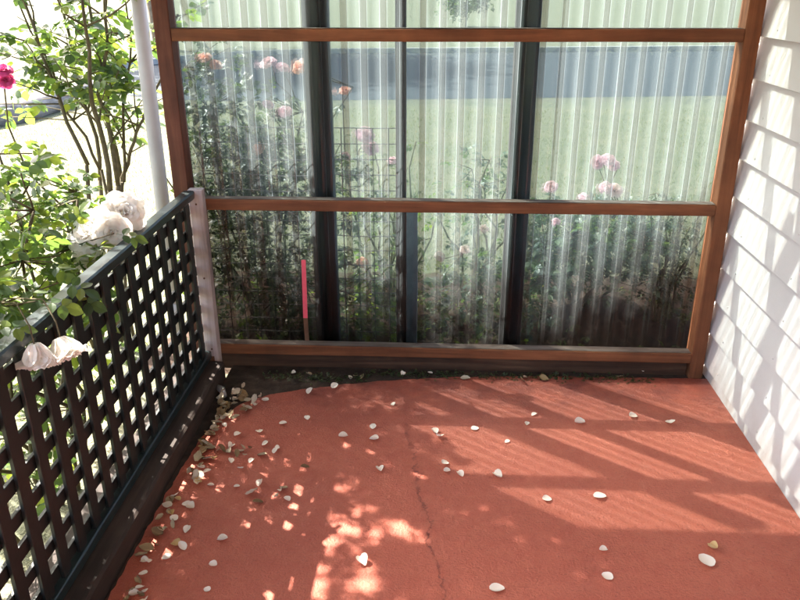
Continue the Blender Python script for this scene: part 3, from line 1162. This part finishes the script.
garden_rose("grey green rose bush with small white blooms right of the narrow dark stud", .2, 3.8, .95, .25, 7,
            [((.2, 3.75, .62), (.22, .2, .22), 60), ((.22, 3.6, .12), (.22, .2, .25), 110)],
            [("blush", B3(440, 256, 3.6), .028), ("blush", B3(465, 250, 3.6), .03), ("white", B3(446, 302, 3.6), .025), ("blush", B3(484, 229, 3.6), .026)],
            M_leafblue)
garden_rose("leafy rose bush topped by clustered pink roses behind the right screen panels", .74, 3.72, .72, .34, 10,
            [((.60, 3.62, .38), (.22, .25, .22), 200), ((.8, 3.72, .42), (.38, .3, .17), 420), ((.45, 3.6, .15), (.16, .2, .22), 120),
             ((.95, 3.9, .4), (.3, .3, .15), 110)],
            [("pink", B3(598, 162), .036), ("pink", B3(608, 160), .036), ("pink", B3(614, 166), .03), ("pink", B3(606, 187), .032), ("blush", B3(615, 190), .036),
             ("pink", B3(551, 187), .034), ("pink", B3(583, 196), .022), ("pink", B3(556, 222), .022)], M_leafblue)
garden_rose("small leafed dark shrub in the corner behind the screen beside the wall", 1.12, 3.62, .75, .22, 9,
            [((1.08, 3.55, .42), (.2, .2, .26), 150), ((1.12, 3.6, .1), (.22, .2, .2), 90)], [], M_leafdark, .05)

# low weeds and grass (uncountable)
lv = Leaves()
for _ in range(420):
    x = random.uniform(-1.3, 1.5)
    y = 3.22 + abs(random.gauss(0, .5))
    if 0.45 < x < 1.3 and y < 3.75 and random.random() < .8:
        continue
    if y > 4.6:
        continue
    lv.add((x, y, bed_z(x, y) + .02), (random.gauss(0, 1), random.gauss(0, 1), .6), random.uniform(.04, .08))
mb = MB(); mb.v = np.concatenate(lv.V).tolist(); mb.f = lv.F
tag(mb.build("weeds", M_weed), "low green weeds spreading over the garden bed", "weeds", kind="stuff")

N = 60000
gx = rng.uniform(-7.5, 4.5, N)
gy = 2.2 + rng.random(N) ** 1.4 * 9
keepm = ~((gx > -1.45) & (gy < 4.5)) & ~((gx > -1.15))| ((gy > 4.5) & (gx < 4.5))
gx, gy = gx[keepm], gy[keepm]
n = len(gx)
ang = rng.uniform(0, 6.28, n)
hh = rng.uniform(.015, .04, n)
wd = rng.uniform(.002, .004, n)
lean = rng.normal(0, .014, (n, 2))
v = np.zeros((n, 3, 3))
v[:, 0] = np.stack([gx - np.cos(ang) * wd, gy - np.sin(ang) * wd, np.full(n, GZ)], 1)
v[:, 1] = np.stack([gx + np.cos(ang) * wd, gy + np.sin(ang) * wd, np.full(n, GZ)], 1)
v[:, 2] = np.stack([gx + lean[:, 0], gy + lean[:, 1], GZ + hh], 1)
mb = MB(); mb.v = v.reshape(-1, 3).tolist(); mb.f = [(3 * i, 3 * i + 1, 3 * i + 2) for i in range(n)]
tag(mb.build("grass", M_grassblade), "short pale lawn grass around the garden", "grass", kind="stuff")

# ------------------------------------------------------------------ wire mesh, stake, log, added shade tree and far shrub
b = MB()
my = 3.13
xs = [-1.0 + .066 * k for k in range(14)]
zs = [-.08 + .066 * k for k in range(18)]


def mesh_pt(x, z):
    return (x, my + .012 * noise.noise(Vector((x * 4, z * 4, 0))) + .03 * (z - .4) ** 2, z + .008 * noise.noise(Vector((x * 5, z * 3, 6))))


for x in xs:
    b.tube([mesh_pt(x, zs[0] + (zs[-1] - zs[0]) * k / 12) for k in range(13)], .0021, 4)
for z in zs:
    b.tube([mesh_pt(xs[0] + (xs[-1] - xs[0]) * k / 12, z) for k in range(13)], .0021, 4)
tag(b.build("wire_mesh", M_galv), "rusty square wire mesh standing in the garden close behind the screen", "wire mesh")

q1, q2 = on_y(305.5, 318, YS + .057), on_y(303.5, 260, YS + .057)
SBASE = Vector((q1.x + .004, YS + .0573, 0.0))
st = thing("garden_stake", "thin flat stake with a bright red upper half standing against the lower left panel", "stake", SBASE)


def slat(p, q, w_):
    mb = MB()
    vs = []
    for c in (p, q):
        for sx_, sy_ in ((-1, -1), (1, -1), (1, 1), (-1, 1)):
            vs.append((c.x + sx_ * w_, c.y + sy_ * .0022, c.z))
    mb.add(vs, [(3, 2, 1, 0), (4, 5, 6, 7), (0, 1, 5, 4), (1, 2, 6, 5), (2, 3, 7, 6), (3, 0, 4, 7)])
    return mb


slat(SBASE, q1, .009).build("stake_shaft", M_stake, st, SBASE)
slat(q1 + Vector((0, 0, .0005)), q2, .0095).build("red_tip", M_redtip, st, SBASE)

b = MB()
lp = [(-5.9, 9.2), (-5.55, 9.9), (-5.5, 11), (-5.7, 12.4), (-6.0, 13.8), (-6.2, 15.0)]
b.tube([(x, y, GZ + .11 + .02 * math.sin(y * 3)) for x, y in lp], [.17, .16, .15, .13, .12, .09], 14)
mbv = []
for p in b.v:
    q = Vector(p)
    k = 1 + .18 * noise.noise(q * 5)
    mbv.append((q.x * 1, q.y, GZ + (q.z - GZ) * k))
b.v = mbv
tag(b.build("garden_log", M_log, smooth=True), "weathered grey log lying on the lawn behind the tall rose canes", "log")


def tree(name, label, base, height, crown_c, crown_r, nleaf, leafsize, mat, trunk_r):
    base = Vector(base)
    t = thing(name, label, "tree" if trunk_r > .05 else "shrub", base)
    s = MB()
    top = Vector(crown_c)
    tp = wander(base, top, 8, .02)
    s.tube(tp, [trunk_r * (1.25 - .9 * i / 7) for i in range(8)], 10)
    tips = []
    for k in range(14):
        a = k * 2.4
        st_ = tp[3 + k % 4]
        rr_ = Vector((math.cos(a) * crown_r[0] * .75, math.sin(a) * crown_r[1] * .75, random.uniform(-.4, .7) * crown_r[2]))
        e = top + rr_
        s.tube(wander(st_, e, 6, .06), [trunk_r * .45, trunk_r * .36, trunk_r * .28, trunk_r * .2, trunk_r * .12, trunk_r * .06], 6)
        tips.append(e)
    s.build("trunk", M_trunk, t, base, smooth=True)
    L = Leaves()
    for _ in range(nleaf):
        c = random.choice(tips + [top])
        q = Vector((random.gauss(0, .33), random.gauss(0, .33), random.gauss(0, .28)))
        p = c + Vector((q.x * crown_r[0], q.y * crown_r[1], q.z * crown_r[2]))
        if p.z < base.z + .1:
            continue
        L.add(p, (random.gauss(0, 1), random.gauss(0, 1), random.gauss(0, .5)), leafsize * random.uniform(.7, 1.3))
    L.build("crown", mat, t, base)
    return t


tree("shade_tree", "broad leafy tree added out of view to shade the road", (-7.6, 21.5, GZ), 8, (-8.3, 21.0, 6.2), (2.8, 2.8, 2.0), 4200, .42, M_shade_tree, .2)  # tree added out of view so its crown darkens part of the road
tree("verge_shrub", "blue grey shrub on the far verge seen over the upper rail", (1.0, 33, GZ), 1.4, (1.0, 33, .75), (.75, .6, .6), 1000, .2, M_leafblue, .03)


# ------------------------------------------------------------------ fallen petals and dry leaves on the floor
def petal_mesh(name, mat, seed, curl, ragged=0.0, slim=1.0):
    rr = random.Random(seed)
    nu, nv = 7, 6
    vs = []
    for i in range(nu):
        u = i / (nu - 1)
        for j in range(nv):
            v_ = -1 + 2 * j / (nv - 1)
            w_ = .5 * math.sin(math.pi * (0.12 + .76 * u ** .8)) * slim
            x = (u - .5) * (1 - .12 * v_ * v_ * (u > .5)) + rr.uniform(-1, 1) * ragged
            y = w_ * v_ + rr.uniform(-1, 1) * ragged
            z = curl * (.9 * v_ * v_ * w_ * 2 + .8 * (u - .5) ** 2) + rr.uniform(0, 1) * ragged * 1.5
            vs.append((x, y, z))
    mz = min(p[2] for p in vs)
    vs = [(x, y, z - mz) for x, y, z in vs]
    fs = [(i * nv + j, i * nv + j + 1, (i + 1) * nv + j + 1, (i + 1) * nv + j) for i in range(nu - 1) for j in range(nv - 1)]
    me = bpy.data.meshes.new(name)
    me.from_pydata(vs, [], fs)
    me.materials.append(mat)
    me.polygons.foreach_set("use_smooth", [True] * len(me.polygons))
    me.update()
    return me


PET = [petal_mesh("petal", M_fall, s, c) for s, c in ((1, .25), (2, .4), (3, .15), (4, .5))]
PETY = [petal_mesh("petal", M_fallyel, s, c, .02) for s, c in ((5, .5), (6, .8))]
DRY = [petal_mesh("dry_leaf", M_dry, s, c, .05, sl) for s, c, sl in ((11, .35, .7), (12, .2, .8), (13, .5, .6), (14, .3, .55), (15, .15, .75))]


def drop(meshes, name, p, size, label, cat, group, tilt=.25, z=0.0015):
    o = bpy.data.objects.new(name, random.choice(meshes))
    COL.objects.link(o)
    o.location = (p[0], p[1], z)
    o.rotation_euler = (random.gauss(0, tilt), random.gauss(0, tilt), random.uniform(0, 6.28))
    o.scale = (size, size * random.uniform(.75, 1.0), size * random.uniform(.7, 1.2))
    # rest on the floor
    rm = o.rotation_euler.to_matrix()
    lo = min((rm @ Vector((v.co.x * o.scale.x, v.co.y * o.scale.y, v.co.z * o.scale.z))).z for v in o.data.vertices)
    o.location.z = z - lo
    return tag(o, label, cat, group)


GP = "rose petals fallen on the red floor"
named = [((706, 561), .050, "large white petal on the floor just below a small yellow curled one"),
         ((600, 497), .036, "round white petal on the open floor midway down, right of another white petal"),
         ((547, 500), .026, "small white petal on the open floor left of a rounder white petal"),
         ((607, 577), .028, "small oval white petal near the front edge of the photo, second from the right"),
         ((497, 589), .036, "white petal at the bottom edge of the photo below the floor crack"),
         ((603, 550), .022, "pale petal with a curled dark stalk above the small oval petal"),
         ((498, 476), .032, "white petal in the sunlit stripes right of the floor crack"),
         ((460, 475), .024, "flat pale petal in the stripes close left of a larger white petal"),
         ((445, 464), .026, "cream petal beside the top of the floor crack"),
         ((374, 440), .030, "white petal in the middle of the floor nearest the screen, with a yellowish edge"),
         ((380, 470), .030, "heart shaped white petal in the middle of the floor"),
         ((343, 437), .030, "bluish white petal left of centre on the dark red floor"),
         ((373, 427), .026, "thin white petal lying above two others left of centre"),
         ((580, 423), .034, "white petal in the brightest row of petals below the screen, midway to the wall"),
         ((633, 417), .030, "white petal in the row below the screen with a tan spot"),
         ((670, 423), .034, "slim white petal in the row below the screen closest to the wall"),
         ((534, 415), .022, "tiny white petal in the row below the screen, above another tiny one"),
         ((527, 424), .020, "tiny cream petal just below another tiny one under the screen"),
         ((475, 429), .026, "small white petal near the left end of the petal row below the screen"),
         ((507, 442), .018, "tiny petal speck in the shadow band below the petal row"),
         ((434, 432), .026, "pale petal touching another one at the upper end of the crack"),
         ((430, 373), .020, "tiny petal close to the plinth board of the screen"),
         ((363, 562), .034, "bluish white petal beside the large sun patches at the front"),
         ((265, 400), .026, "white petal on the dark dirt edge beside the leaf heap"),
         ((283, 424), .026, "slim white petal lying alone right of the leaf heap")]
for (px, py), s, lab in named:
    p = on_z(px, py)
    drop(PET, "fallen_petal", p, s * 1.2, lab, "petal", GP, .12)
p = on_z(713, 549)
drop(PETY, "fallen_petal", p, .03, "small yellow curled petal touching a large white petal near the wall", "petal", GP, .3)
for px, py in ((305, 419), (309, 395), (266, 446), (273, 451), (258, 484), (280, 493), (284, 499), (222, 538), (213, 562), (181, 545), (186, 506), (243, 468),
               (233, 462), (251, 461), (262, 432), (278, 447), (447, 470), (438, 438), (403, 374), (333, 386), (228, 449), (205, 588), (236, 484), (192, 505),
               (294, 376), (395, 402), (352, 376), (560, 372), (640, 374)):
    drop(PET, "fallen_petal", on_z(px + random.uniform(-3, 3), py + random.uniform(-3, 3)), random.uniform(.02, .034),
         "small whitish petal scattered on the red floor", "petal", GP, .3)

GL = "dry leaves gathered along the left edge of the floor"
spots = []
for _ in range(44):
    t = abs(random.gauss(0, .5))
    spots.append((-.865 + abs(random.gauss(0, .03)) + .0 * t, 2.66 - t * .42))
for _ in range(30):
    spots.append((-.80 + random.gauss(0, .055), 2.70 + random.gauss(0, .065)))
for _ in range(38):
    spots.append((-.875 + abs(random.gauss(0, .028)), random.uniform(1.35, 2.4)))
for px, py in ((230, 452), (237, 455), (243, 449), (222, 452), (252, 495), (258, 503), (245, 458), (284, 490), (262, 456), (250, 450), (240, 452), (277, 500), (305, 470)):
    q = on_z(px, py); spots.append((q.x, q.y))
for _ in range(9):
    spots.append((random.uniform(-.7, 1.0), random.uniform(2.90, 2.985)))
for x, y in spots:
    if x < -.90:
        x = -.895 + random.uniform(0, .02)
    drop(DRY, "dry_leaf", (x, y), random.uniform(.022, .045), "dry curled tan leaf among the litter on the edge of the red floor", "leaf", GL, .45,
         random.choice((.001, .001, .008)))
for _ in range(34):
    y = random.uniform(1.4, 2.66)
    drop(PET + PETY[:1], "fallen_petal", (-.86 + abs(random.gauss(0, .05)), y), random.uniform(.02, .034),
         "pale cream petal fallen among the dry leaves along the left floor edge", "petal", GP, .3, random.choice((.001, .009)))
q = on_z(221, 392)
b = MB()
b.tube([(q.x - .02, q.y + .02, .012), (q.x + .005, q.y - .005, .016), (q.x + .03, q.y - .05, .01)], [.012, .016, .010], 7)
tag(b.build("grey_stone", M_kerb, smooth=True), "small grey stone chip on the dirt at the foot of the grey post", "stone")

# moss along the foot of the screen
lv = Leaves()
for _ in range(700):
    x = random.uniform(-.75, .95)
    y = 2.955 + random.gauss(0, .018) - (.05 if x < -.3 else 0)
    lv.add((x, min(y, 3.0), .0), (random.gauss(0, 1), random.gauss(0, 1), .4), random.uniform(.008, .02))
mb = MB(); mb.v = np.concatenate(lv.V).tolist(); mb.f = lv.F
tag(mb.build("moss", M_leafdark), "dark moss and debris along the foot of the plinth board", "moss", kind="stuff")
